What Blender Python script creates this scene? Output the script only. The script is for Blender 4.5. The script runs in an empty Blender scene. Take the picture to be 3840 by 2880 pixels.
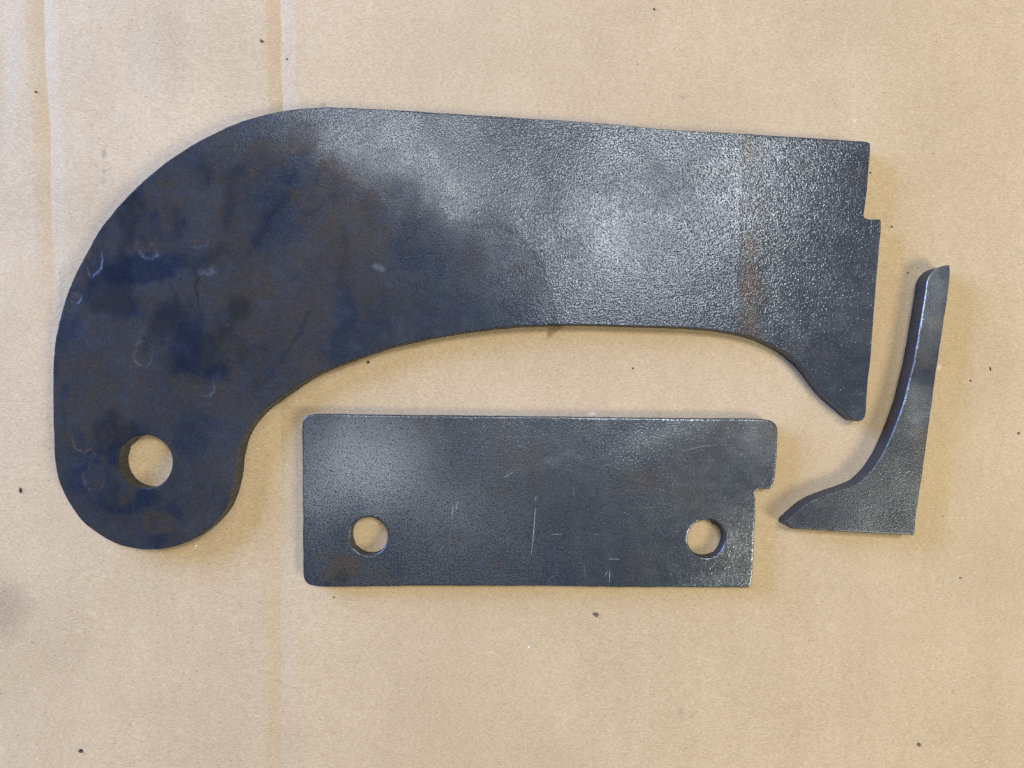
import bpy, math
import numpy as np
from mathutils import Vector, geometry

sc = bpy.context.scene
C = sc.collection
rng = np.random.default_rng(7)

# ------------------------------------------------------------------ camera
HC = 0.36                                   # metres above the cardboard
HFOV = math.radians(71.6)
cam = bpy.data.cameras.new("camera")
cam.lens_unit = 'FOV'; cam.sensor_fit = 'HORIZONTAL'; cam.angle = HFOV
cam.clip_start = 0.01; cam.clip_end = 50
co = bpy.data.objects.new("camera", cam); C.objects.link(co)
co.location = (0, 0, HC)
sc.camera = co

# ------------------------------------------------------------------ light: a workshop with daylight from the left
w = bpy.data.worlds.new("World"); sc.world = w; w.use_nodes = True
bg = w.node_tree.nodes["Background"]
bg.inputs[0].default_value = (0.86, 0.89, 0.95, 1); bg.inputs[1].default_value = 0.10

def area(name, loc, target, sx, sy, power, col, spin=0.0):
    l = bpy.data.lights.new(name, 'AREA'); l.shape = 'RECTANGLE'
    l.size = sx; l.size_y = sy; l.energy = power; l.color = col
    o = bpy.data.objects.new(name, l); C.objects.link(o)
    o.location = loc
    d = Vector(target) - Vector(loc)
    o.rotation_euler = d.to_track_quat('-Z', 'Y').to_euler()
    if spin: o.rotation_euler.rotate_axis('Z', spin)
    return o

WHITE = (0.97, 0.97, 0.91)
def ceiling(name, loc, sx, sy, power, col, turn):
    o = area(name, loc, (loc[0], loc[1] + 1e-4, 0), sx, sy, power, col)
    o.rotation_euler = (0, 0, math.radians(turn))
ceiling("ceiling_panel_lamp", (0.47, 0.58, 2.0), 0.66, 0.26, 29, WHITE, 42)
ceiling("ceiling_tube_lamp", (-0.39, 0.73, 2.0), 0.95, 0.12, 10, WHITE, -24)
ceiling("ceiling_tube_lamp", (-0.50, -0.26, 2.0), 1.25, 0.14, 2.4, WHITE, -24)  # added dim tube, puts a soft reflection on the oblong plate's left
area("warm_side_lamp", (1.35, -0.8, 1.5), (0.1, -0.05, 0), 0.6, 0.6, 31, (1.0, 0.94, 0.70))
area("daylight_door", (-1.15, 0.62, 0.50), (-.1, 0.05, 0), 0.9, 0.55, 52, (0.28, 0.46, 1.0))

sc.view_settings.view_transform = 'Standard'
sc.view_settings.look = 'None'
sc.view_settings.exposure = 0.0
sc.view_settings.gamma = 1.0
sc.cycles.use_denoising = False
sc.cycles.max_bounces = 6

# ------------------------------------------------------------------ helpers
K = math.tan(HFOV / 2) / 1920.0
def P(pts, z):
    """measured outline units -> metres on the level z"""
    a = np.asarray(pts, float)
    s = K * (HC - z)
    return np.stack([(a[..., 0] - 1920) * s, (1440 - a[..., 1]) * s], -1)
def U(xy, z):
    s = K * (HC - z)
    return xy[:, 0] / s + 1920, 1440 - xy[:, 1] / s

_tabs = {}
def vnoise(x, y, scale, seed=0):
    """smooth value noise, -1..1"""
    if seed not in _tabs:
        _tabs[seed] = np.random.default_rng(1000 + seed).uniform(-1, 1, (256, 256))
    T = _tabs[seed]
    X = x / scale; Y = y / scale
    i = np.floor(X).astype(int); j = np.floor(Y).astype(int)
    fx = X - i; fy = Y - j
    fx = fx * fx * (3 - 2 * fx); fy = fy * fy * (3 - 2 * fy)
    g = lambda a, b: T[a % 256, b % 256]
    return (g(i, j) * (1 - fx) + g(i + 1, j) * fx) * (1 - fy) + (g(i, j + 1) * (1 - fx) + g(i + 1, j + 1) * fx) * fy
def fbm(x, y, scale, seed=0, n=4):
    r = 0; a = 1; t = 0
    for k in range(n):
        r = r + a * vnoise(x, y, scale / 2 ** k, seed + k); t += a; a *= .55
    return r / t
def smooth(a, b, v):
    t = np.clip((v - a) / (b - a), 0, 1)
    return t * t * (3 - 2 * t)

def resample(pts, step):
    """closed outline; points flagged 1 are sharp corners; Catmull-Rom between"""
    p = np.array([q[:2] for q in pts], float)
    sharp = [len(q) > 2 for q in pts]
    n = len(p); out = []
    for i in range(n):
        p1, p2 = p[i], p[(i + 1) % n]
        p0 = p[(i - 1) % n] if not sharp[i] else 2 * p1 - p2
        p3 = p[(i + 2) % n] if not sharp[(i + 1) % n] else 2 * p2 - p1
        d = [max(np.linalg.norm(b - a), 1e-6) ** .5 for a, b in ((p0, p1), (p1, p2), (p2, p3))]
        m1 = ((p1 - p0) / d[0] - (p2 - p0) / (d[0] + d[1]) + (p2 - p1) / d[1]) * d[1]
        m2 = ((p2 - p1) / d[1] - (p3 - p1) / (d[1] + d[2]) + (p3 - p2) / d[2]) * d[1]
        m = max(1, int(np.linalg.norm(p2 - p1) / step))
        for k in range(m):
            t = k / m
            out.append((2*t**3-3*t**2+1)*p1 + (t**3-2*t**2+t)*m1 + (-2*t**3+3*t**2)*p2 + (t**3-t**2)*m2)
    return np.array(out)

def normals2(l):
    """unit normal to the right of travel"""
    t = np.roll(l, -1, 0) - np.roll(l, 1, 0)
    t /= np.linalg.norm(t, axis=1)[:, None] + 1e-12
    return np.stack([t[:, 1], -t[:, 0]], 1)
def signed_area(l):
    x, y = l[:, 0], l[:, 1]
    return .5 * np.sum(x * np.roll(y, -1) - np.roll(x, -1) * y)
def inside(l, x, y):
    r = np.zeros(len(x), bool)
    a = l; b = np.roll(l, -1, 0)
    for (x1, y1), (x2, y2) in zip(a, b):
        if y1 == y2: continue
        c = ((y1 > y) != (y2 > y)) & (x < (x2 - x1) * (y - y1) / (y2 - y1) + x1)
        r ^= c
    return r

def mesh_obj(name, verts, faces, mat, parent=None, smooth_shade=True, attrs=None):
    me = bpy.data.meshes.new(name)
    me.from_pydata([tuple(v) for v in verts], [], [tuple(f) for f in faces])
    me.materials.append(mat)
    if smooth_shade:
        me.polygons.foreach_set("use_smooth", np.ones(len(me.polygons), bool))
    for k, v in (attrs or {}).items():
        a = me.attributes.new(k, 'FLOAT', 'POINT')
        a.data.foreach_set("value", np.ascontiguousarray(v, dtype=np.float32))
    me.update()
    o = bpy.data.objects.new(name, me); C.objects.link(o)
    if parent: o.parent = parent
    return o
def tag(o, label, cat=None, group=None, kind=None):
    if label: o["label"] = label
    if cat: o["category"] = cat
    if group: o["group"] = group
    if kind: o["kind"] = kind
    return o

# ------------------------------------------------------------------ materials
class N:
    def __init__(s, name):
        s.m = bpy.data.materials.new(name); s.m.use_nodes = True
        s.t = s.m.node_tree; s.b = s.t.nodes["Principled BSDF"]
    def n(s, typ, **kw):
        q = s.t.nodes.new(typ)
        for k, v in kw.items(): setattr(q, k, v)
        return q
    def put(s, sock, v):
        if hasattr(v, "is_linked") or isinstance(v, bpy.types.NodeSocket): s.t.links.new(v, sock)
        elif isinstance(v, (tuple, list)) and len(v) == 3 and sock.type == 'RGBA': sock.default_value = (*v, 1)
        else: sock.default_value = v
    def math(s, op, a, b=0.0, c=None):
        q = s.n("ShaderNodeMath", operation=op); s.put(q.inputs[0], a); s.put(q.inputs[1], b)
        if c is not None: s.put(q.inputs[2], c)
        return q.outputs[0]
    def mix(s, f, a, b, blend='MIX'):
        q = s.n("ShaderNodeMix", data_type='RGBA', blend_type=blend)
        s.put(q.inputs[0], f); s.put(q.inputs[6], a); s.put(q.inputs[7], b)
        return q.outputs[2]
    def ramp(s, v, lo, hi, a=0.0, b=1.0):
        q = s.n("ShaderNodeMapRange"); q.interpolation_type = 'SMOOTHSTEP'
        for i, x in enumerate((v, lo, hi, a, b)): s.put(q.inputs[i], x)
        return q.outputs[0]
    def attr(s, name):
        return s.n("ShaderNodeAttribute", attribute_name=name).outputs["Fac"]
    def noise(s, vec, scale, detail=2.0, rough=.5, dist=0.0):
        q = s.n("ShaderNodeTexNoise"); s.put(q.inputs["Vector"], vec)
        q.inputs["Scale"].default_value = scale; q.inputs["Detail"].default_value = detail
        q.inputs["Roughness"].default_value = rough; q.inputs["Distortion"].default_value = dist
        return q.outputs[0]
    def coord(s, scale=(1, 1, 1), loc=(0, 0, 0), rot=(0, 0, 0)):
        c = s.n("ShaderNodeTexCoord"); mp = s.n("ShaderNodeMapping")
        s.t.links.new(c.outputs["Object"], mp.inputs[0])
        mp.inputs["Location"].default_value = loc; mp.inputs["Scale"].default_value = scale; mp.inputs["Rotation"].default_value = rot
        return mp.outputs[0]
    def bump(s, h, dist, strength=1.0, prev=None):
        q = s.n("ShaderNodeBump"); s.put(q.inputs["Height"], h)
        q.inputs["Distance"].default_value = dist; s.put(q.inputs["Strength"], strength)
        if prev is not None: s.t.links.new(prev, q.inputs["Normal"])
        return q.outputs[0]

def steel(name, base, bump_h, grain=900, pits=0.0, off=0.0, r0=.18, r1=.25, facet=.42, mott=.3, coat=.20):
    s = N(name); b = s.b
    v = s.coord(loc=(off, off * .7, 0))
    brown, blue, dark, pale, rust, relief = (s.attr(k) for k in ("brown", "blue", "dark", "pale", "rust", "relief"))
    big = s.noise(v, 22, 5, .62, .3)
    mid = s.noise(v, 140, 4, .6)
    fine = s.noise(v, 900, 3, .6)
    col = s.mix(s.ramp(big, .35, .68), base, tuple(c * f for c, f in zip(base, (.62, .72, .86))))
    col = s.mix(s.math('MULTIPLY', blue, s.ramp(mid, .3, .6, .7, 1)), col, (.0055, .0110, .0260))
    col = s.mix(s.math('MULTIPLY', brown, s.ramp(mid, .66, .36, .5, 1)), col, (.036, .0300, .0255))
    col = s.mix(s.math('MULTIPLY', s.ramp(mid, .48, .72), mott), col, tuple(c * 1.5 for c in base))
    col = s.mix(s.math('MULTIPLY', dark, .6), col, (.005, .0065, .012))
    col = s.mix(s.math('MULTIPLY', pale, s.ramp(fine, .3, .62, .1, 1)), col, (.095, .105, .125))
    col = s.mix(s.math('MULTIPLY', rust, s.ramp(fine, .4, .6)), col, (.10, .054, .027))
    col = s.mix(1.0, col, s.mix(s.ramp(s.noise(v, 1100, 3, .65), .33, .67), (.82, .82, .82), (1.19, 1.18, 1.17)), 'MULTIPLY')
    s.put(b.inputs["Base Color"], col)
    b.inputs["Metallic"].default_value = 0.0
    b.inputs["IOR"].default_value = 1.75
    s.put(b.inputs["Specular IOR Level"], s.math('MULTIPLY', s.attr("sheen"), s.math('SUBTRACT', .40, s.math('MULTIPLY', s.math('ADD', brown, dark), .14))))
    b.inputs["Specular Tint"].default_value = (.83, .90, 1.0, 1)
    r = s.math('ADD', s.ramp(mid, .3, .7, r0, r1), s.math('MULTIPLY', brown, .05))
    s.put(b.inputs["Roughness"], r)
    g = s.noise(v, grain, 1.0, .45)
    g2 = s.noise(v, grain * .4, 1.0)
    h = s.math('ADD', g, s.math('MULTIPLY', g2, 0.35))
    if pits:
        vo = s.n("ShaderNodeTexVoronoi"); s.put(vo.inputs["Vector"], v); vo.inputs["Scale"].default_value = grain * .8
        pit = s.ramp(vo.outputs["Distance"], .10, .34, 1, 0)
        h = s.math('SUBTRACT', h, s.math('MULTIPLY', pit, pits))
        s.put(b.inputs["Base Color"], s.mix(s.math('MULTIPLY', pit, .8), col, (.006, .008, .011)))
        s.put(b.inputs["Specular IOR Level"], s.math('MULTIPLY', s.math('SUBTRACT', 1, s.math('MULTIPLY', pit, .75)), s.attr("sheen")))
    nrm = s.bump(h, bump_h * .7, relief)
    # fine rolled-skin facets: each grain leans its own way
    tex = s.n("ShaderNodeTexNoise"); s.put(tex.inputs["Vector"], v)
    tex.inputs["Scale"].default_value = grain * 1.25; tex.inputs["Detail"].default_value = 1.5
    sub = s.n("ShaderNodeVectorMath", operation='SUBTRACT'); s.put(sub.inputs[0], tex.outputs["Color"]); sub.inputs[1].default_value = (.5, .5, .5)
    scl = s.n("ShaderNodeVectorMath", operation='SCALE'); s.put(scl.inputs[0], sub.outputs[0]); s.put(scl.inputs["Scale"], s.math('MULTIPLY', relief, facet))
    add = s.n("ShaderNodeVectorMath", operation='ADD'); s.put(add.inputs[0], nrm); s.put(add.inputs[1], scl.outputs[0])
    nm = s.n("ShaderNodeVectorMath", operation='NORMALIZE'); s.put(nm.inputs[0], add.outputs[0])
    nrm = nm.outputs[0]
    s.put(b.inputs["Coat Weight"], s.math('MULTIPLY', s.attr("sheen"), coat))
    b.inputs["Coat Roughness"].default_value = .42; b.inputs["Coat IOR"].default_value = 1.6
    s.put(b.inputs["Coat Normal"], s.bump(h, bump_h * .4, relief))
    s.put(b.inputs["Specular Tint"], s.mix(s.ramp(brown, .25, .8), (.83, .90, 1.0), (1.0, .84, .70)))
    s.put(b.inputs["Normal"], nrm)
    return s.m

def edge_steel(name):
    s = N(name); b = s.b
    v = s.coord()
    # plasma-cut drag lines: stretched along the thickness
    st = s.noise(s.coord(scale=(1, 1, .10)), 800, 3, .6)
    pa = s.noise(v, 90, 4, .6, .5)
    col = s.mix(s.ramp(pa, .42, .6), (.004, .007, .016), (.012, .012, .016))
    col = s.mix(s.ramp(st, .46, .6, 0, .75), col, (.003, .004, .009))
    col = s.mix(s.ramp(pa, .62, .72), col, (.006, .007, .012))
    s.put(b.inputs["Base Color"], col)
    b.inputs["IOR"].default_value = 1.9
    b.inputs["Specular Tint"].default_value = (.75, .88, 1, 1)
    s.put(b.inputs["Roughness"], s.ramp(st, .3, .7, .36, .55))
    s.put(b.inputs["Normal"], s.bump(st, .00022, 1.0))
    return s.m

def plain(name, col, rough=.7, nscale=2500, var=.4):
    s = N(name); v = s.coord()
    s.put(s.b.inputs["Base Color"], s.mix(s.ramp(s.noise(v, nscale, 3), .3, .7), tuple(c * (1 - var) for c in col), tuple(min(1, c * (1 + var)) for c in col)))
    s.b.inputs["Roughness"].default_value = rough
    s.put(s.b.inputs["Normal"], s.bump(s.noise(v, nscale * 1.3, 2), .0002, .6))
    return s.m

def cardboard_mat():
    s = N("kraft_cardboard"); b = s.b
    v = s.coord()
    vh = s.coord(scale=(.30, 1.25, 1), rot=(0, 0, .05))
    vd = s.coord(scale=(.42, 1.2, 1), rot=(0, 0, .75))
    ve = s.coord(scale=(.42, 1.2, 1), rot=(0, 0, -.7))
    f1 = s.noise(vh, 1900, 3, .65)
    f2 = s.noise(vd, 1500, 2, .6)
    f3 = s.noise(ve, 1500, 2, .6)
    fib = s.math('ADD', s.math('MULTIPLY', f1, .5), s.math('ADD', s.math('MULTIPLY', f2, .25), s.math('MULTIPLY', f3, .25)))
    cloud = s.noise(v, 13, 4, .6)
    mott = s.noise(v, 230, 3, .6)
    col = s.mix(s.ramp(cloud, .3, .7), (.410, .308, .190), (.462, .350, .222))
    flute = s.noise(s.coord(scale=(1, .05, 1)), 75, 2, .5)
    col = s.mix(s.ramp(flute, .35, .68, 0, .20), col, (.385, .277, .163))
    col = s.mix(s.ramp(mott, .3, .7, 0, .30), col, (.375, .262, .155))
    col = s.mix(s.ramp(fib, .34, .66), s.mix(1.0, col, (.81, .80, .78), 'MULTIPLY'), s.mix(1.0, col, (1.15, 1.17, 1.20), 'MULTIPLY'))
    sp = s.noise(v, 620, 1)
    col = s.mix(s.ramp(sp, .735, .78, 0, .6), col, (.14, .09, .05))
    stain_shade, oil, dust = s.attr("stain_shade"), s.attr("oil"), s.attr("dust")
    col = s.mix(s.math('MULTIPLY', stain_shade, s.ramp(fib, .25, .6, 1, .55)), col, (.035, .030, .028))
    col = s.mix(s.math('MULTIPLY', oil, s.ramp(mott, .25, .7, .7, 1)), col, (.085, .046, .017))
    col = s.mix(s.math('MULTIPLY', dust, s.ramp(fib, .35, .65, .3, 1)), col, (.72, .66, .58))
    s.put(b.inputs["Base Color"], col)
    b.inputs["Roughness"].default_value = .82
    b.inputs["Specular IOR Level"].default_value = .25
    n1 = s.bump(s.noise(v, 120, 3, .6), .00010, .7)
    s.put(b.inputs["Normal"], s.bump(fib, .00016, .8, n1))
    return s.m

M_plate_a = steel("mill_scale_steel", (.026, .030, .038), .00017, 1150, 0, 0)
M_plate_b = steel("pitted_scale_steel", (.0185, .0225, .0285), .00011, 950, .45, .37, .26, .31, .38, .08, .15)
M_plate_c = steel("fine_scale_steel", (.0175, .021, .0275), .000085, 1300, .1, .71, .26, .31, .20, .05, .15)
M_edge = edge_steel("cut_edge_steel")
M_bright = plain("scraped_bright_steel", (.26, .27, .29), .4)
M_board = cardboard_mat()
M_grit = plain("black_slag_grit", (.016, .016, .018), .6)
M_grit_b = plain("brown_grit", (.12, .085, .06), .8)
M_grit_w = plain("pale_paper_fleck", (.78, .72, .62), .8)
M_fibre = plain("pale_paper_fibre", (.62, .52, .40), .85)

# ------------------------------------------------------------------ cardboard sheet
def crease_x(y_u, base):
    return base + 5 * vnoise(y_u, y_u * 0, 240, 3) + 2.0 * vnoise(y_u, y_u * 0, 60, 4)
def board_height(u, v):
    z = np.zeros_like(u)
    # the right-hand crease: a shallow scored V, flatter towards the bottom
    d = (u - crease_x(v, 1053)) * K * HC
    dep = .0016 - .0007 * smooth(250, 1500, v)
    wl = .0072; wr = .0078
    z -= dep * np.where(d < 0, np.clip(1 + d / wl, 0, 1) ** 1.25, np.clip(1 - d / wr, 0, 1) ** 1.25)
    # the left-hand crease
    d = (u - (crease_x(v, 160) + 32 * smooth(0, 1100, v))) * K * HC
    dep = .0014 * (1 - smooth(500, 1500, v)) + .0001
    z -= dep * np.where(d < 0, np.clip(1 + d / .0085, 0, 1) ** 1.3, np.clip(1 - d / .0085, 0, 1) ** 1.4)
    # ripple at the far left and gentle waviness
    d = (u - 5) * K * HC
    z -= .0008 * np.exp(-(d / .005) ** 2) * np.exp(-((v - 300) / 260) ** 2)
    left = 1 - smooth(300, 1300, u)
    z -= (.0012 * left + .0002) * (0.5 + 0.5 * fbm(u, v * .6, 330, 11, 3))
    return z

def axis(lo, hi, a, b, fine, coarse, dense=()):
    xs = list(np.arange(lo, a, coarse)) + list(np.arange(a, b, fine)) + list(np.arange(b, hi + 1e-6, coarse))
    for c, r, st in dense: xs += list(np.arange(c - r, c + r, st))
    xs = np.unique(np.round(np.array(xs), 5))
    return xs[np.concatenate([[True], np.diff(xs) > 1.2e-4])]
xr = P([[1053, 0]], 0)[0, 0]; xl = P([[170, 0]], 0)[0, 0]
ax = axis(-.85, .85, -.272, .272, .0011, .012, ((xr, .011, .00045), (xl, .012, .00045)))
ay = axis(-.70, .70, -.206, .206, .0012, .012)
GX, GY = np.meshgrid(ax, ay)
gx, gy = GX.ravel(), GY.ravel()
bu, bv = U(np.stack([gx, gy], 1), 0)
bz = board_height(bu, bv)

def blob(u, v, cx, cy, rx, ry, ang=0.0, soft=.6):
    a = math.radians(ang); c, s_ = math.cos(a), math.sin(a)
    du, dv = u - cx, v - cy
    r = np.sqrt(((du * c + dv * s_) / rx) ** 2 + ((-du * s_ + dv * c) / ry) ** 2)
    return 1 - smooth(1 - soft, 1 + soft, r)
def stroke(u, v, pts, wd):
    d = np.full(u.shape, 1e9)
    for (x1, y1), (x2, y2) in zip(pts[:-1], pts[1:]):
        dx, dy = x2 - x1, y2 - y1
        t = np.clip(((u - x1) * dx + (v - y1) * dy) / (dx * dx + dy * dy), 0, 1)
        d = np.minimum(d, np.hypot(u - x1 - t * dx, v - y1 - t * dy))
    return np.exp(-(d / wd) ** 2)

spk = .5 + .5 * vnoise(bu, bv, 9, 21)
stain_shade = np.zeros_like(bu); oil = np.zeros_like(bu); dust = np.zeros_like(bu)
for cx, cy, rx, ry, a in ((385, 572, 9, 20, .75), (386, 640, 12, 10, .6), (384, 677, 7, 13, .7), (410, 630, 14, 7, .3),
                          (415, 776, 9, 6, .5), (226, 1080, 9, 70, .30), (236, 1000, 6, 40, .3), (228, 1160, 7, 40, .25),
                          (2556, 2668, 14, 20, .35), (2600, 2676, 10, 8, .3), (2561, 363, 10, 9, .5), (2240, 215, 60, 45, .10), (2260, 180, 30, 60, .08),
                          (1213, 393, 11, 8, .55), (1254, 2748, 6, 6, .5), (1176, 2229, 9, 7, .35), (3446, 2791, 5, 5, .2)):
    stain_shade = np.maximum(stain_shade, a * blob(bu, bv, cx, cy, rx, ry) * (.35 + .65 * spk))
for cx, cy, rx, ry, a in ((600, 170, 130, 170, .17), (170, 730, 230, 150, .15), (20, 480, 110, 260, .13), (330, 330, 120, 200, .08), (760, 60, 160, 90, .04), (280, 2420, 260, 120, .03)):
    stain_shade = np.maximum(stain_shade, a * blob(bu + 60 * fbm(bu, bv, 200, 23, 3), bv + 60 * fbm(bu, bv, 200, 26, 3), cx, cy, rx, ry, 0, .8))  # broad grey shade painted into the board colour, mostly upper left
stain_shade = np.maximum(stain_shade, .42 * blob(bu + 20 * vnoise(bu, bv, 60, 5), bv, 0, 2290, 95, 100, 20, .7))  # soft shadow at the left edge, painted into the colour
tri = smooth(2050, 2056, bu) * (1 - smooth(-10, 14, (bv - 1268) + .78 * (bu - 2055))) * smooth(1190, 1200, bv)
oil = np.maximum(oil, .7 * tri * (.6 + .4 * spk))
for cx, cy, rx, ry, a in ((3203,451,7,5,.6), (3204,300,4,90,.10), (3205,390,3,100,.12), (2220, 1551, 14, 6, .8), (3150,250,90,60,.06),
                          (3522, 1378, 7, 7, .9), (1060, 1540, 60, 5, .1)):
    dust = np.maximum(dust, a * blob(bu, bv, cx, cy, rx, ry))

nx, ny = len(ax), len(ay)
idx = np.arange(nx * ny).reshape(ny, nx)
quads = np.stack([idx[:-1, :-1], idx[:-1, 1:], idx[1:, 1:], idx[1:, :-1]], -1).reshape(-1, 4)
TB = .005
ring = np.concatenate([idx[0, :], idx[1:, -1], idx[-1, -2::-1], idx[-2:0:-1, 0]])
top_n = nx * ny
low = np.stack([gx[ring], gy[ring], np.full(len(ring), -TB - .002)], 1)
verts = np.concatenate([np.stack([gx, gy, bz], 1), low])
m = len(ring); k = np.arange(m)
side = np.stack([ring[k], top_n + k, top_n + (k + 1) % m, ring[(k + 1) % m]], 1)
faces = list(map(tuple, quads)) + list(map(tuple, side)) + [tuple(top_n + k[::-1])]
pad = lambda a: np.concatenate([a, np.zeros(m)])
board = mesh_obj("cardboard_sheet", verts, faces, M_board, attrs={"stain_shade": pad(stain_shade), "oil": pad(oil), "dust": pad(dust)})
tag(board, "flat brown cardboard sheet with two upright creases lying under all the steel plates", "cardboard")

def board_z(x, y):
    u_, v_ = U(np.array([[x, y]]), 0)
    return float(board_height(u_, v_)[0])

# ------------------------------------------------------------------ steel plates
def build_plate(name, label, cat, outline, holes, t, mat, paint, relief_fn, res=.0008, rough_edge=.00010, warp=(0, 0)):
    zt = t
    lo = P(resample(outline, 9), zt)
    if signed_area(lo) < 0: lo = lo[::-1]
    nn = normals2(lo)                                            # outward for a counter-clockwise outline
    s_arc = np.cumsum(np.linalg.norm(np.roll(lo, -1, 0) - lo, axis=1))
    jag = rough_edge * (vnoise(s_arc, s_arc * 0, .004, 31) + .6 * vnoise(s_arc, s_arc * 0, .0015, 32))
    lo = lo + nn * jag[:, None]
    loops = [(lo, nn, 'o')]
    for cx, cy, r, ph in holes:
        c = P([[cx, cy]], zt)[0]; rr = r * K * (HC - zt); q = 96
        a = -np.arange(q) / q * 2 * math.pi                      # clockwise: right normal points into the hole
        rad = rr * (1 + .008 * np.sin(2 * a + ph) + .006 * np.array([vnoise(np.array([6 * math.cos(x) + 9]), np.array([6 * math.sin(x) + 9]), 1.5, 33)[0] for x in a]))
        # a small nick where the cut started
        rad = rad + rr * .05 * np.exp(-((np.angle(np.exp(1j * (a - ph)))) / .09) ** 2)
        h = np.stack([c[0] + rad * np.cos(a), c[1] + rad * np.sin(a)], 1)
        loops.append((h, normals2(h), 'h'))
    bw = .00042                                                    # rounded rim
    V = []; E = []; n0 = 0
    inner = []
    for l, n_, kind in loops:
        q = l - n_ * bw
        inner.append(q)
    for q in inner:
        mq = len(q)
        V += [Vector(p) for p in q]
        E += [(n0 + i, n0 + (i + 1) % mq) for i in range(mq)]
        n0 += mq
    mn, mx = lo.min(0), lo.max(0)
    X, Y = np.meshgrid(np.arange(mn[0], mx[0], res), np.arange(mn[1], mx[1], res * .87))
    X[::2] += res / 2
    X = X.ravel() + rng.uniform(-.12, .12, X.size) * res; Y = Y.ravel() + rng.uniform(-.12, .12, Y.size) * res
    ok = inside(inner[0], X, Y)
    for q in inner[1:]: ok &= ~inside(q, X, Y)
    # keep grid points away from the rims
    allr = np.concatenate(inner)
    cell = .0012
    near = set(map(tuple, np.floor(allr / cell).astype(int)))
    gi = np.floor(X / cell).astype(int); gj = np.floor(Y / cell).astype(int)
    cand = np.array([(a, b) in near for a, b in zip(gi, gj)])
    kill = np.zeros(len(X), bool)
    ci = np.nonzero(cand & ok)[0]
    for s0 in range(0, len(ci), 400):
        sub = ci[s0:s0 + 400]
        d = np.hypot(X[sub][:, None] - allr[None, :, 0], Y[sub][:, None] - allr[None, :, 1]).min(1)
        kill[sub] = d < .45 * res
    ok &= ~kill
    V += [Vector((a, b)) for a, b in zip(X[ok], Y[ok])]
    vv, ee, ff, *_ = geometry.delaunay_2d_cdt(V, E, [], 1, 1e-7, False)
    vv = np.array([tuple(p) for p in vv]); ff = np.array([f for f in ff if len(f) == 3])
    cen = vv[ff].mean(1)
    keep = inside(inner[0], cen[:, 0], cen[:, 1])
    for q in inner[1:]: keep &= ~inside(q, cen[:, 0], cen[:, 1])
    ff = ff[keep]
    A = vv[ff[:, 0]]; B = vv[ff[:, 1]]; Cc = vv[ff[:, 2]]
    cr = (B[:, 0]-A[:, 0])*(Cc[:, 1]-A[:, 1]) - (B[:, 1]-A[:, 1])*(Cc[:, 0]-A[:, 0])
    ff[cr < 0] = ff[cr < 0][:, ::-1]
    u, v = U(vv, zt)
    z = zt + relief_fn(u, v) * 1e-3
    body_v = [np.column_stack([vv, z])]
    body_f = [tuple(f) for f in ff]
    base = len(vv)
    # rim: rounds down from the face to the cut edge
    wall_data = []
    for (l, n_, kind), q in zip(loops, inner):
        mq = len(l)
        # find face vertices that match this loop
        prev = None
        key = {}
        iq = np.array([np.argmin((vv[:, 0] - p[0]) ** 2 + (vv[:, 1] - p[1]) ** 2) for p in q])
        prev = iq
        for a in (30, 60, 90):
            r_ = math.radians(a)
            off = -bw * (1 - math.sin(r_)); dz = -bw * (1 - math.cos(r_))
            pts = l + n_ * off
            uu, v2 = U(pts, zt)
            body_v.append(np.column_stack([pts, np.full(mq, zt + dz)]))
            cur = base + np.arange(mq); base += mq
            kk = np.arange(mq); k2 = (kk + 1) % mq
            body_f += [tuple(f) for f in np.stack([prev[kk], cur[kk], cur[k2], prev[k2]], 1)]
            prev = cur
        wall_data.append((l, n_, kind, zt - bw))
    bv_ = np.concatenate(body_v)
    u, v = U(bv_[:, :2], zt)
    at = paint(u, v)
    for k_ in ("brown", "blue", "dark", "pale", "rust"): at.setdefault(k_, np.zeros_like(u))
    at.setdefault("relief", np.ones_like(u)); at.setdefault("sheen", np.ones_like(u))
    d = np.full(len(u), 1.0); rim = lo[::3]
    near_b = np.ones(len(u), bool)
    for s0 in range(0, len(u), 4000):
        q = bv_[s0:s0 + 4000, :2]
        d[s0:s0 + 4000] = ((q[:, None, :] - rim[None]) ** 2).sum(2).min(1)
    d = np.sqrt(d)
    wear = np.clip(.5 + .9 * vnoise(u, v, 150, 301) + .5 * vnoise(u, v, 20, 302), 0, 1)
    at["pale"] = np.maximum(at["pale"], .38 * np.exp(-(d / .0006) ** 2) * wear)
    root = mesh_obj(name, bv_, body_f, mat, attrs=at)
    tag(root, label, cat, "cut steel plates laid out on the cardboard")
    for l, n_, kind, z1 in wall_data:
        mq = len(l); L = 6
        zs = np.linspace(z1, 0.00002, L)
        s_arc = np.cumsum(np.linalg.norm(np.roll(l, -1, 0) - l, axis=1))
        vs = []; fs = []
        for j, zz in enumerate(zs):
            tt = j / (L - 1)
            bulge = .00030 * math.sin(math.pi * tt) + (.00018 * tt)       # cut face wanders a little
            wob = bulge * (.5 + .5 * vnoise(s_arc, s_arc * 0 + tt * 2, .006, 41))
            if j == 0: wob = wob * 0
            pts = l + n_ * (-wob)[:, None]
            vs.append(np.column_stack([pts, np.full(mq, zz)]))
            if j:
                a0 = (j - 1) * mq; b0 = j * mq
                kk = np.arange(mq); k2 = (kk + 1) % mq
                fs += [tuple(f) for f in np.stack([a0 + kk, b0 + kk, b0 + k2, a0 + k2], 1)]
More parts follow.
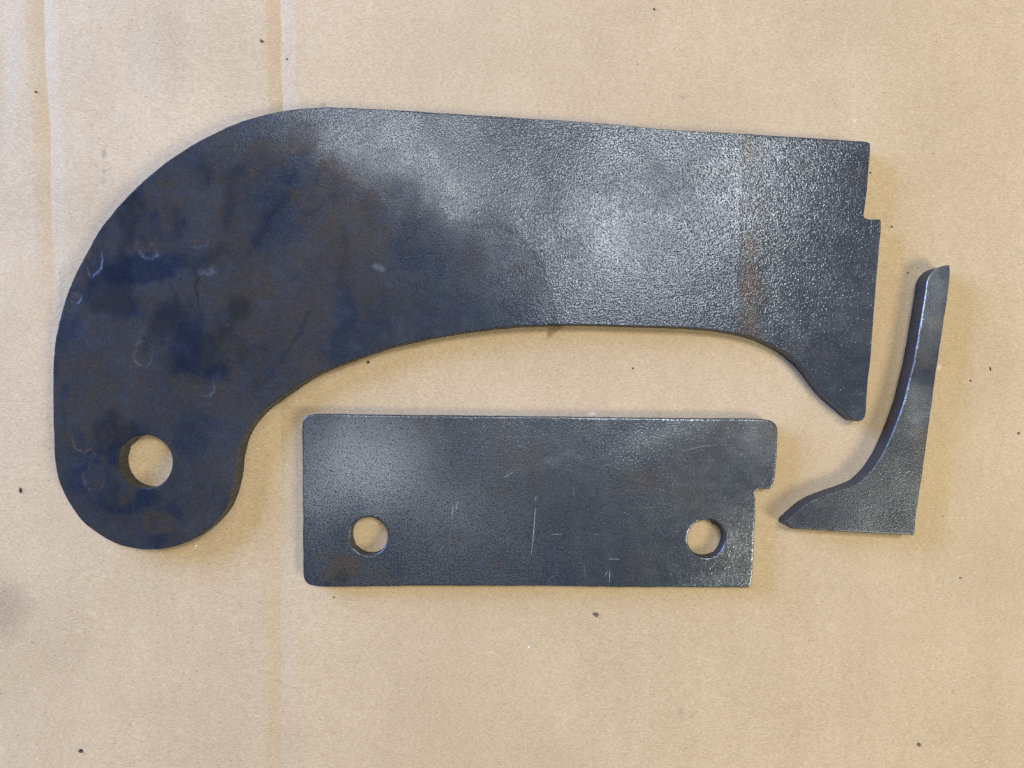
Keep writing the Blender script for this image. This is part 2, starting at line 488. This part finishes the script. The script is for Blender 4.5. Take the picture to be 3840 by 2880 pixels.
        if kind == 'o':                                             # underside, with the holes left open
            VB = []; EB = []; nb = 0
            for l2, _, _, _ in wall_data:
                VB += [Vector(p) for p in l2]; EB += [(nb + i, nb + (i + 1) % len(l2)) for i in range(len(l2))]; nb += len(l2)
            b_v, _, b_f, *_ = geometry.delaunay_2d_cdt(VB, EB, [], 1, 1e-7, False)
            b_v = np.array([tuple(p) for p in b_v]); b_f = np.array([f for f in b_f if len(f) == 3])
            bc = b_v[b_f].mean(1)
            kb = inside(wall_data[0][0], bc[:, 0], bc[:, 1])
            for l2, _, _, _ in wall_data[1:]: kb &= ~inside(l2, bc[:, 0], bc[:, 1])
            vs.append(np.column_stack([b_v, np.full(len(b_v), .00002)]))
            fs += [tuple(L * mq + f[::-1]) for f in b_f[kb]]
        o = mesh_obj("cut_edge" if kind == 'o' else "bolt_hole", np.concatenate(vs), fs, M_edge, root)
        o.data.polygons.foreach_set("use_smooth", np.ones(len(o.data.polygons), bool))
    return root

def scratch(parent, pts, t, wd):
    """a thin bright scrape on a plate face"""
    p = P(pts, t); n = len(p)
    d = np.gradient(p, axis=0); d /= np.linalg.norm(d, axis=1)[:, None]
    nn = np.stack([-d[:, 1], d[:, 0]], 1)
    wv = wd * K * HC * .38 * np.sin(np.linspace(.25, math.pi - .25, n)) ** .5
    a = np.column_stack([p + nn * wv[:, None], np.full(n, t + .00011)])
    c = np.column_stack([p, np.full(n, t + .00017)])
    b = np.column_stack([p - nn * wv[:, None], np.full(n, t + .00011)])
    vs = np.concatenate([a, c, b])
    fs = []
    for i in range(n - 1):
        fs += [(i, n + i, n + i + 1, i + 1), (n + i, 2 * n + i, 2 * n + i + 1, n + i + 1)]
    return mesh_obj("scratch", vs, fs, M_bright, parent)

# ---- curved arm plate
arm = [(1208.5,402.4),(1263,402.5),(1522,415),(1703,426.5),(1974,443.4),(2250,461.5),(2489,484),(2779,500.6),(3068,518.7),
 (3241.6,531),(3258,533.5),(3262,537),(3258,631),(3249,739),(3239.5,806),(3241,814),(3247,819.5),(3302,823,1),(3304.5,830),(3296,949),(3283,1101),(3267,1318),
 (3252,1463),(3244,1562),(3236,1576),(3220,1581),(3205,1578.5),(3191,1570),(3169,1549),(3111,1499),(3068,1452),(3025,1393),
 (2985,1351),(2923,1308.6),(2851,1274.6),(2779,1253),(2706,1240),(2634,1232.6),(2525,1226),(2345,1221),(2200,1217.2),
 (2064,1218.6),(1944,1223.6),(1823,1235),(1703,1252),(1582,1274.7),(1462,1302),(1341,1343),(1200,1397),(1148,1425),
 (1072,1476.6),(996,1532),(953,1577),(920,1626),(901,1677),(890,1731.5),(886.5,1769.5),(879.5,1813),(866,1861.7),(844,1910.5),
 (811.7,1954),(763,1997),(708.6,2030),(654,2049),(595,2059.7),(540.5,2060.7),(475,2051.5),(421,2032.5),(367,2000),(312.7,1959),
 (274.7,1910.5),(242,1856),(220.5,1802),(207,1742),(202.6,1661),(199,1552),(198,1444),(199,1363),(207,1282),(223,1200),
 (245,1122),(276.6,1040),(321,954.4),(371.5,866),(435,783.5),(504.4,710),(580,643),(656,584),(738.6,533.5),(814.6,494),(897,459),(973,435.4),(1055,417),(1130,408)]
DENTS = [(352,985,26,50,12,.30),(555,945,34,25,15,.26),(757,912,30,15,-20,.20),(537,1327,33,52,0,.28),(768,1440,38,46,-15,.18),(356,1790,42,48,30,.14),(282,1112,24,24,0,.2)]
def dent_field(u, v, soft=.22):
    d = np.zeros_like(u)
    for cx, cy, rx, ry, a, dep in DENTS:
        d = d + dep * blob(u + 5 * vnoise(u, v, 18, 8), v + 5 * vnoise(u, v, 18, 9), cx, cy, rx, ry, a, soft)
    return d
def arm_relief(u, v):
    z = .22 * fbm(u, v, 900, 51, 2) + .05 * fbm(u, v, 260, 55, 2) + .010 * vnoise(u, v, 70, 57)
    z -= 1.4 * dent_field(u, v)
    blister = blob(u + 14 * vnoise(u, v, 50, 12), v + 14 * vnoise(u, v, 50, 13), 1150, 745, 55, 45, 25, .15)
    z += .05 * blister
    return z
def arm_paint(u, v):
    wu = u + 30 * fbm(u, v, 120, 61, 3) + 6 * vnoise(u, v, 16, 64); wv = v + 30 * fbm(u, v, 120, 71, 3) + 6 * vnoise(u, v, 16, 74)
    L = 1 - smooth(1250, 2000, wu + .35 * (wv - 800))            # thick blue-brown scale on the left
    blue = .5 * L * smooth(.08, .3, fbm(u, v * .8, 260, 81, 4))
    brown = .8 * L * smooth(-.08, .12, fbm(u + 900, v * .7, 170, 91, 5))
    for cx, cy, rx, ry, a, s_ in ((620,840,75,80,0,.75),(520,1010,170,60,-10,.7),(850,960,120,55,-20,.5),(690,980,110,40,0,.4),(1015,1180,48,75,0,.95),(700,1290,60,120,0,.6),
                              (770,1400,75,40,0,.6),(1400,790,70,70,30,.8),(1360,1000,60,90,20,.5),(1560,1000,110,80,0,.5),(1290,1150,50,110,0,.55),(1700,1150,160,60,0,.35),
                              (400,1700,110,60,0,.5),(330,1790,70,80,0,.5),(470,1860,130,60,0,.6),(720,1650,90,70,0,.4),(820,1560,60,60,0,.4),(500,560+60,60,40,0,.3),
                              (720,575,40,70,-40,.35),(1090,670,45,40,0,.9),(560,1170,110,50,0,.5),(300,1080,50,70,0,.5),(1480,880,160,60,-20,.45)):
        blue = np.maximum(blue, 1.15 * s_ * blob(wu, wv, cx, cy, rx, ry, a, .33))
    for cx, cy, rx, ry, a, s_ in ((1150,745,58,48,25,1),(830,720,45,120,12,.7),(790,870,30,60,10,.8),(560,880,120,70,0,.45),(920,1150,70,110,0,.85),(890,1270,110,60,0,.8),
                              (690,1110,70,90,0,.5),(560,1140,50,50,0,.7),(540,1230,90,40,0,.65),(760,1480,160,70,20,.7),(610,1958,75,48,15,1.2),(280,1340,70,60,0,.5),
                              (1000,560,90,60,0,.7),(940,640,70,90,0,.5),(1280,900,120,130,0,.6),(1230,720,120,80,0,.5),(1640,800,50,30,0,.4),(700,2000,90,40,0,.6),(420,1860,90,30,20,.35),
                              (560,1580,150,90,0,.35),(1000,1330,130,60,0,.6),(430,820,90,60,-45,.5)):
        brown = np.maximum(brown, s_ * blob(wu, wv, cx, cy, rx, ry, a, .3))
    # the straight brown band across the right half and odd brown spots
    bx = u + 7 * fbm(u, v, 70, 95, 3)
    band = smooth(2768 - .02 * (v - 900), 2776 - .02 * (v - 900), bx) * (1 - smooth(2805, 2910, bx - 30 * fbm(u, v, 110, 96, 3)))
    brown = np.maximum(brown, band * (.62 + .45 * smooth(900, 1000, v)) * (.55 + .6 * fbm(u, v, 60, 97, 3)) * smooth(430, 560, v))
    for cx, cy, r, s_ in ((3005,640,18,.7),(3215,680,30,.5),(1475,470,14,.4),(1690,720,22,.3),(1765,970,60,.4),(2000,1060,40,.4),(1960,1000,30,.4),(2130,1260,40,.2),(2990,1320,40,.35),(3090,1330,30,.3),(2440,640,50,.25),(2600,640,50,.2)):
        brown = np.maximum(brown, s_ * blob(wu, wv, cx, cy, r, r, 0, .7))
    blue = blue * (1 - .85 * np.clip(brown, 0, 1))
    brown = np.maximum(brown, .5 * L * (1 - np.clip(blue * 1.4, 0, 1)))
    dark = np.zeros_like(u)
    w2u = u + 16 * fbm(u, v, 60, 101, 4); w2v = v + 16 * fbm(u, v, 60, 105, 4)
    dark = .8 * L * smooth(.06, .36, fbm(u + 300, v * .75 + 700, 240, 141, 5))
    for pts, wd, s_ in (([(905,630),(865,660),(868,720),(858,800),(845,850)],24,.6),([(1085,735),(1020,800),(985,870),(960,920)],20,.6),([(960,900),(930,950)],9,.4),([(830,930),(775,980),(742,1020)],20,.55),
                        ([(745,1020),(738,1080),(752,1170),(752,1240),(764,1290),(768,1340)],5.5,.8),([(768,1340),(830,1335),(900,1308),(960,1300),(1010,1312)],5,.55),([(770,1345),(720,1325)],6,.6),
                        ([(1150,1180),(1128,1240),(1080,1310),(1058,1360)],8,.6),([(1700,835),(1820,845),(1930,870),(1985,930),(2035,1010),(2062,1100),(2085,1225)],14,.7),
                        ([(1185,690),(1215,610),(1260,600)],12,.6),([(1290,860),(1300,960),(1270,1060)],18,.4),([(2790,1010),(2850,1000),(2890,960)],26,.55),([(2850,1000),(2860,1120),(2840,1200)],20,.45),([(780,560),(880,540)],6,.2),
                        ([(2155,610),(2160,680)],10,.2),([(1540,690),(1640,720),(1700,760)],20,.3),([(2785,560),(2787,760),(2775,1000)],3.5,.5)):
        dark = np.maximum(dark, s_ * stroke(w2u, w2v, pts, wd))
    ring = blob(u + 14 * vnoise(u, v, 50, 12), v + 14 * vnoise(u, v, 50, 13), 1150, 745, 58, 48, 25, .12)
    dark = np.maximum(dark, .5 * 4 * ring * (1 - ring))
    for cx, cy, rx, ry, a, s_ in ((500,1150,60,60,0,.25),(740,1310,50,130,0,.3),(640,1890,120,60,0,.3),(430,1900,120,80,0,.25),(2950,950,120,90,0,.25),(3180,600,60,40,0,.25),(620,2020,70,20,0,.4),(1050,620,110,60,10,.25)):
        dark = np.maximum(dark, s_ * blob(wu, wv, cx, cy, rx, ry, a, .7) )
    pale = np.zeros_like(u)
    for pts, wd, s_ in (([(2772,640),(2768,800),(2755,900),(2745,940),(2752,1060),(2755,1180)],7,.55),([(1410,1003),(1440,998)],9,.8),([(760,1020),(790,1015)],17,.45),
                        ([(2985,872),(3110,838)],2.5,.6),
                        ([(748,880),(752,900)],3,.2),([(890,545),(888,560)],2.5,.8)):
        pale = np.maximum(pale, s_ * stroke(w2u, w2v, pts, wd))
    rust = np.zeros_like(u)
    for pts, wd, s_ in (([(272,1645),(276,1665),(300,1688),(315,1692),(335,1680)],3.5,1),([(565,915),(572,920)],5,.9),([(505,935),(515,915)],7,.4),([(512,1360),(530,1375),(545,1373)],5,.5),([(275,1105),(285,1120)],9,.4),
                        ([(725,905),(735,895)],6,.5),([(935,640),(945,645)],6,.5),([(1095,720),(1100,750)],5,.35),([(835,1205),(845,1212)],10,.3),([(960,1035),(970,1040)],9,.3),([(355,1377),(358,1380)],5,.6),([(1690,715),(1705,725)],10,.25)):
        rust = np.maximum(rust, s_ * stroke(w2u, w2v, pts, wd))
    # grainy skin beyond the smooth scale; its border also draws a dark reflection's edge
    lim = np.interp(u, [0, 950, 1080, 1250, 1500, 1720, 1900, 2020, 2085, 2120], [150, 460, 545, 600, 640, 800, 850, 960, 1200, 1500])
    skin = smooth(-130, 130, lim - v + 100 * fbm(u, v, 230, 111, 4)) * smooth(900, 1150, u)
    skin = np.maximum(skin, smooth(1850, 2350, u + 120 * fbm(u, v, 230, 112, 3)))
    mid = smooth(-380, 60, lim - v) * smooth(1100, 2000, u)
    top = smooth(900, 1150, u) * (1 - smooth(1500, 1950, u)) * skin  # raises the specular level where the tube lamp's highlight lies
    relief = .36 + .44 * np.maximum(skin, mid * .5) + .2 * smooth(1700, 2300, u) * (1 - .9 * smooth(2600, 3100, u))
    cloud = fbm(u, v, 230, 115, 4)
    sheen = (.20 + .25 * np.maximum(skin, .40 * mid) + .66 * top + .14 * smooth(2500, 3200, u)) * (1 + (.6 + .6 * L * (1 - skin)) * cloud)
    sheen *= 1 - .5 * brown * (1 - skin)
    brown = brown * (1 - .8 * skin * (1 - smooth(1900, 2400, u))); blue = blue * (1 - .6 * skin)
    for k_, (cx, cy, rx, ry, a, dep) in enumerate(DENTS):            # scale knocked off: dull inside, pale broken rim
        b_ = blob(u + 6 * vnoise(u, v, 18, 8), v + 6 * vnoise(u, v, 18, 9), cx, cy, rx, ry, a, .2)
        rimm = np.clip(4 * b_ * (1 - b_), 0, 1)
        th = np.arctan2(v - cy, u - cx)
        side = np.clip(.35 + .75 * np.cos(th - (.3, 1.0, .7, 3.6, 1.0, 3.9, .5)[k_]), 0, 1)
        pale = np.maximum(pale, (.28 if k_ in (0, 6) else .5) * rimm * side * smooth(-.7, .4, vnoise(u, v, 11, 130)))
        brown = np.maximum(brown, (.25 if k_ == 0 else .75) * b_ * smooth(-.6, .5, vnoise(u, v, 25, 131)))
        rust = np.maximum(rust, .45 * rimm * (1 - side) * smooth(.1, .7, vnoise(u, v, 14, 132)))
    return dict(brown=np.clip(brown, 0, 1), blue=np.clip(blue, 0, 1), dark=dark, pale=pale, rust=rust, relief=relief, sheen=sheen)
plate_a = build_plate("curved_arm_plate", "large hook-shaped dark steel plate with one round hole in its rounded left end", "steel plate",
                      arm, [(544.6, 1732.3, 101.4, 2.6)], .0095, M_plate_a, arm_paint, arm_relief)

# ---- drilled rectangular plate
rect = [(1170,1555),(1152,1559),(1139,1571),(1134.5,1590),(1135,1750),(1136,1911),(1138,2150),(1142,2172),(1153,2188),(1178,2196.5),(1562,2197.5),(2050,2198),(2256,2201),(2512,2202.6),
 (2768,2203),(2806,2204),(2815,2200),(2818,2187),(2822,2157),(2827,2039),(2832.5,1936),(2833,1875),(2830.5,1854),(2834,1843),(2848,1833),(2886,1833.5),(2896,1826),(2900,1815),(2908,1773),(2913.4,1680),
 (2915,1605),(2908,1589),(2894,1578),(2866,1573),(2615,1570.5),(2307,1567),(2050,1563.5),(1716,1559.5),(1357,1556)]
def rect_relief(u, v):
    z = .13 * fbm(u, v, 700, 151, 2) + .035 * fbm(u, v, 230, 155, 2)
    for cx, cy in ((1384, 2011), (2648.6, 2020)):
        d = np.hypot(u - cx, v - cy)
        z += .05 * np.exp(-((d - 74) / 22) ** 2)
    return z
def rect_paint(u, v):
    wu = u + 24 * fbm(u, v, 120, 161, 3); wv = v + 24 * fbm(u, v, 120, 171, 3)
    brown = .5 * smooth(.15, .6, fbm(u, v, 200, 181, 4))
    for cx, cy, rx, ry, s_ in ((1290,2130,75,60,.9),(1180,1720,90,120,.3),(1700,2020,60,25,.4),(1865,2120,35,45,.45),(2380,2120,50,60,.3),(1910,1660,30,30,.2)):
        brown = np.maximum(brown, s_ * blob(wu, wv, cx, cy, rx, ry, 0, .7))
    blue = .4 * smooth(-.1, .5, fbm(u + 500, v, 260, 191, 4))
    blue = np.maximum(blue, .45 * blob(wu, wv, 2085, 2130, 75, 110, 0, .35))
    dark = np.zeros_like(u)
    for cx, cy, rx, ry, s_ in ((1283,2163,24,26,.7),(1232,2188,14,16,.6),(1485,2140,30,40,.25),(2085,2140,65,100,.22),(2045,2110,14,14,.4),(2040,2150,16,14,.3),(1230,2030,80,60,.2),(1180,1960,30,40,.25)):
        dark = np.maximum(dark, s_ * blob(wu, wv, cx, cy, rx, ry, 0, .6))
    spk = smooth(.1, .6, vnoise(u, v, 9, 201))
    pale = np.zeros_like(u)
    for pts, wd, s_ in (([(2040,1733),(2085,1722),(2120,1705),(2150,1700),(2175,1722)],11,.55),([(1935,1755),(1900,1775)],12,.3),([(1270,1590),(1285,1600)],9,.4),([(2050,2180),(2085,2150)],9,.35),([(2068,2192),(2080,2196)],9,.5),([(2285,2090),(2290,2075)],5,.4),
                        ([(2420,2197),(2700,2201)],4,.5),([(2190,2197),(2260,2200)],4,.4),([(2860,1815),(2870,1812)],7,.4),([(1700,1962),(1830,1990)],16,.16),([(1800,2120),(1870,2180)],20,.1),([(2600,2170),(2800,2185)],16,.2)):
        pale = np.maximum(pale, s_ * stroke(wu * .5 + u * .5, wv * .5 + v * .5, pts, wd) * (.4 + .6 * spk))
    rust = stroke(u, v, [(2112, 2050), (2113, 2058)], 3) 
    rust = np.maximum(rust, .4 * stroke(u, v, [(2015, 1868), (2018, 1875)], 6))
    relief = .75 + .25 * vnoise(u, v, 300, 210)
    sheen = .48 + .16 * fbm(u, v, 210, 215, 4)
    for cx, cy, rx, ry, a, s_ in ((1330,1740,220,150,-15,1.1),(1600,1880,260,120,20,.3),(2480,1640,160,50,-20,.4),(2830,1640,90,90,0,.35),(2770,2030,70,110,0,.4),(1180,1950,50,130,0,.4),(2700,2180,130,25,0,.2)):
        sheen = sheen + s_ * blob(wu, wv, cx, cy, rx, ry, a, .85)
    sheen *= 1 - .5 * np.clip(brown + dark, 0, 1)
    return dict(sheen=sheen, brown=brown, blue=blue, dark=dark, pale=pale, rust=rust, relief=relief)
T_B = .0072
plate_b = build_plate("drilled_plate", "oblong dark steel plate with two round holes and a notched right end", "steel plate",
                      rect, [(1384, 2011, 71.5, 3.75), (2648.6, 2020, 71, 5.3)], T_B, M_plate_b, rect_paint, rect_relief)
for pts, wd in (([(2007,1905),(2004,1960),(1999,2020),(1993,2082)],2.6),([(1718,1875),(1713,1900),(1710,1912)],2.6),([(1699,1900),(1697,1920),(1695,1934)],2.8),([(2010,1860),(2009,1876)],3),
                ([(2286,2140),(2286,2160),(2285,2184)],2.4),([(2280,2138),(2274,2150),(2266,2162)],2),([(2283,2097),(2300,2096),(2322,2097)],2.4),([(2228,2003),(2250,2003)],2.2),([(2066,2004),(2088,2003),(2108,2003)],2),([(1729,1826),(1731,1815)],2),([(1925,1770),(1905,1782),(1890,1790)],1.8),([(2150,1830),(2152,1858)],1.6),([(2560,1690),(2640,1672),(2690,1668)],1.6),([(1640,2080),(1660,2050)],1.6),([(2190,2120),(2196,2165)],1.7),([(2420,1905),(2470,1900)],1.5),([(1905,2010),(1903,2050)],1.5),([(1480,1700),(1530,1688)],1.5)):
    scratch(plate_b, pts, T_B, wd)

# ---- small gusset plate
gus = [(3561,994,1),(3563,1030),(3556,1095),(3534,1240),(3512.5,1384.6),(3487,1565.5),(3465.5,1732),(3440,1898),(3437,1912),(3434,1950),(3428,2008,1),(3306,2002),(3162,1994),(3017,1985),(2966,1981),
 (2951,1971),(2948,1957),(2963,1941),(3017,1894.6),(3053,1873),(3104,1853),(3176,1829.5),(3227,1804),(3270,1761),(3313.6,1695.7),(3349.7,1616),(3379,1536.5),(3407.6,1435),(3436.5,1305),(3454.6,1196.6),
 (3469,1110),(3480,1047),(3494,1023),(3516,1005),(3534,997)]
def gus_relief(u, v): return .12 * fbm(u, v, 500, 251, 2) + .03 * fbm(u, v, 160, 253, 2)
def gus_paint(u, v):
    wu = u + 24 * fbm(u, v, 120, 261, 3); wv = v + 24 * fbm(u, v, 120, 271, 3)
    blue = .5 * smooth(-.1, .5, fbm(u, v, 200, 281, 4))
    blue = np.maximum(blue, .55 * blob(wu, wv, 3290, 1950, 260, 60, 0, .6))
    dark = .35 * blob(wu, wv, 3360, 1960, 120, 30, 0, .7)
    brown = .45 * smooth(.2, .6, fbm(u, v, 150, 291, 4))
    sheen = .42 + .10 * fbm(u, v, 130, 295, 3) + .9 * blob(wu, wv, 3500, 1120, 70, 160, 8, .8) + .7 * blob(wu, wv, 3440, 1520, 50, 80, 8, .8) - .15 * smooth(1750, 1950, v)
    return dict(sheen=sheen, blue=blue, brown=brown, dark=dark, relief=.8 + .2 * vnoise(u, v, 120, 299))
plate_c = build_plate("gusset_plate", "slim curved triangular steel gusset with a concave left edge on the right of the cardboard", "steel plate",
                      gus, [], .0098, M_plate_c, gus_paint, gus_relief)

# ------------------------------------------------------------------ grit lying on the cardboard
def crumb(u, v, rx, ry, ang, mat, name, label, cat, hgt=.55):
    c = P([[u, v]], 0)[0]; s = K * HC * .82
    r = np.random.default_rng(int(u * 7 + v))
    vs = []; fs = []; q = 9; rings = ((1.0, 0), (.92, .45), (.55, .9))
    ca, sa = math.cos(math.radians(ang)), math.sin(math.radians(ang))
    h = min(rx, ry) * 2 * hgt * s
    rad = r.uniform(.7, 1.15, q)
    for f, hz in rings:
        for k_ in range(q):
            a = k_ / q * 2 * math.pi
            x = rx * s * f * rad[k_] * math.cos(a); y = ry * s * f * rad[k_] * math.sin(a)
            vs.append((x * ca - y * sa, x * sa + y * ca, hz * h * r.uniform(.8, 1.2)))
    vs.append((0, 0, h * r.uniform(.8, 1.1)))
    for j in range(2):
        for k_ in range(q):
            k2 = (k_ + 1) % q
            fs.append((j * q + k_, j * q + k2, (j + 1) * q + k2, (j + 1) * q + k_))
    for k_ in range(q): fs.append((2 * q + k_, 2 * q + (k_ + 1) % q, 3 * q))
    fs.append(tuple(range(q - 1, -1, -1)))
    o = mesh_obj(name, vs, fs, mat, smooth_shade=False)
    o.location = (c[0], c[1], board_z(*c) - .00002)
    return tag(o, label, cat, "bits of grit scattered on the cardboard")

G, Bn, W = M_grit, M_grit_b, M_grit_w
for a in (
 (76,1840,7,15,10,G,"grit_speck","black jagged splinter of grit left of the big plate's round hole, near the left border","grit"),
 (301,2817,10,9,20,G,"grit_speck","black square crumb of grit alone at the bottom left of the cardboard","grit"),
 (3714,1383,4,10,4,G,"grit_speck","short black upright rod of grit right of the slim gusset","grit"),
 (2234,2304,14,10,-10,Bn,"grit_speck","largest brown crumb, on the cardboard just below the oblong plate's bottom edge","grit"),
 (1380,1358,8,7,0,G,"grit_speck","dark round speck in the shade under the big plate's concave edge, left of middle","grit"),
 (130,342,8,7,0,Bn,"grit_speck","dark brown speck on the left crease near the top left corner","grit"),
 (982,154,9,8,0,Bn,"grit_speck","dark brown speck beside the yellowish strip of the right crease at the top","grit"),
 (3446,2791,9,9,0,Bn,"grit_speck","round brown speck alone at the bottom right corner of the cardboard","grit"),
 (3820,1625,7,6,30,Bn,"grit_speck","brownish speck touching the right border, level with the lower gusset","grit"),
 (3405,1024,4,8,-50,Bn,"grit_speck","slanting grey-brown splinter between the big plate and the gusset's tip","grit"),
 (3639,1428,5,5,0,Bn,"grit_speck","small faint brown speck between the gusset and the black upright rod","grit"),
 (2373,1381,4.5,4.5,0,G,"grit_speck","tiny dark speck midway between the big plate's concave edge and the oblong plate's top edge","grit"),
 (3345,850,5,5,0,G,"grit_speck","tiny black speck right of the step in the big plate's right end","grit"),
 (3264,648,4.5,4.5,0,G,"grit_speck","tiny black speck touching the big plate's right end above the step","grit"),
 (2454,34,6,8,35,Bn,"grit_speck","dull brown speck at the very top border right of the middle","grit"),
 (1074,219,5,5,0,Bn,"grit_speck","small grey speck on the pale bluish strip right of the right crease","grit"),
 (3601,2167,5,5,0,Bn,"grit_speck","small brown speck below and right of the gusset's lower corner","grit"),
 (1252,2240,6,4,10,Bn,"grit_speck","small flat brown speck just under the oblong plate's bottom left corner","grit"),
 (733,2046,8,5,15,W,"paper_fleck","white fleck below the rounded end of the big plate","fleck"),
 (1983,2428,8,3,35,W,"paper_fleck","thin white slanting sliver below the middle of the oblong plate","fleck"),
): crumb(*a)

# countless tiny specks and pale loose fibres of the paper surface
vs = []; fs = []
r = np.random.default_rng(5)
for i in range(420):
    x, y = r.uniform(-.27, .27), r.uniform(-.205, .205)
    s_ = r.choice([.00012, .00018, .00026], p=[.6, .3, .1]); z = board_z(x, y); b0 = len(vs)
    for k_ in range(5):
        a = k_ / 5 * 2 * math.pi; q = s_ * r.uniform(.6, 1.3)
        vs.append((x + q * math.cos(a), y + q * math.sin(a), z - .00001))
    vs.append((x, y, z + s_ * .7))
    fs += [(b0 + k_, b0 + (k_ + 1) % 5, b0 + 5) for k_ in range(5)]
o = mesh_obj("fine_grit", vs, fs, M_grit_b, smooth_shade=False)
tag(o, "dust of tiny dark specks scattered all over the brown cardboard", "grit", kind="stuff")
vs = []; fs = []
for i in range(1600):
    x, y = r.uniform(-.27, .27), r.uniform(-.205, .205)
    ln = r.uniform(.0008, .0032); a = r.normal(0, .8); cv = r.normal(0, .5); b0 = len(vs); wd = r.uniform(.00004, .00008)
    px_, py_ = x, y
    for k_ in range(5):
        z = board_z(px_, py_)
        nx_, ny_ = -math.sin(a), math.cos(a)
        vs.append((px_ + nx_ * wd, py_ + ny_ * wd, z + .00001)); vs.append((px_, py_, z + .00009)); vs.append((px_ - nx_ * wd, py_ - ny_ * wd, z + .00001))
        px_ += math.cos(a) * ln / 4; py_ += math.sin(a) * ln / 4; a += cv / 2
    for k_ in range(4):
        q = b0 + 3 * k_
        fs += [(q, q + 3, q + 4, q + 1), (q + 1, q + 4, q + 5, q + 2)]
o = mesh_obj("paper_fibre", vs, fs, M_fibre, board)
o["kind"] = "stuff"
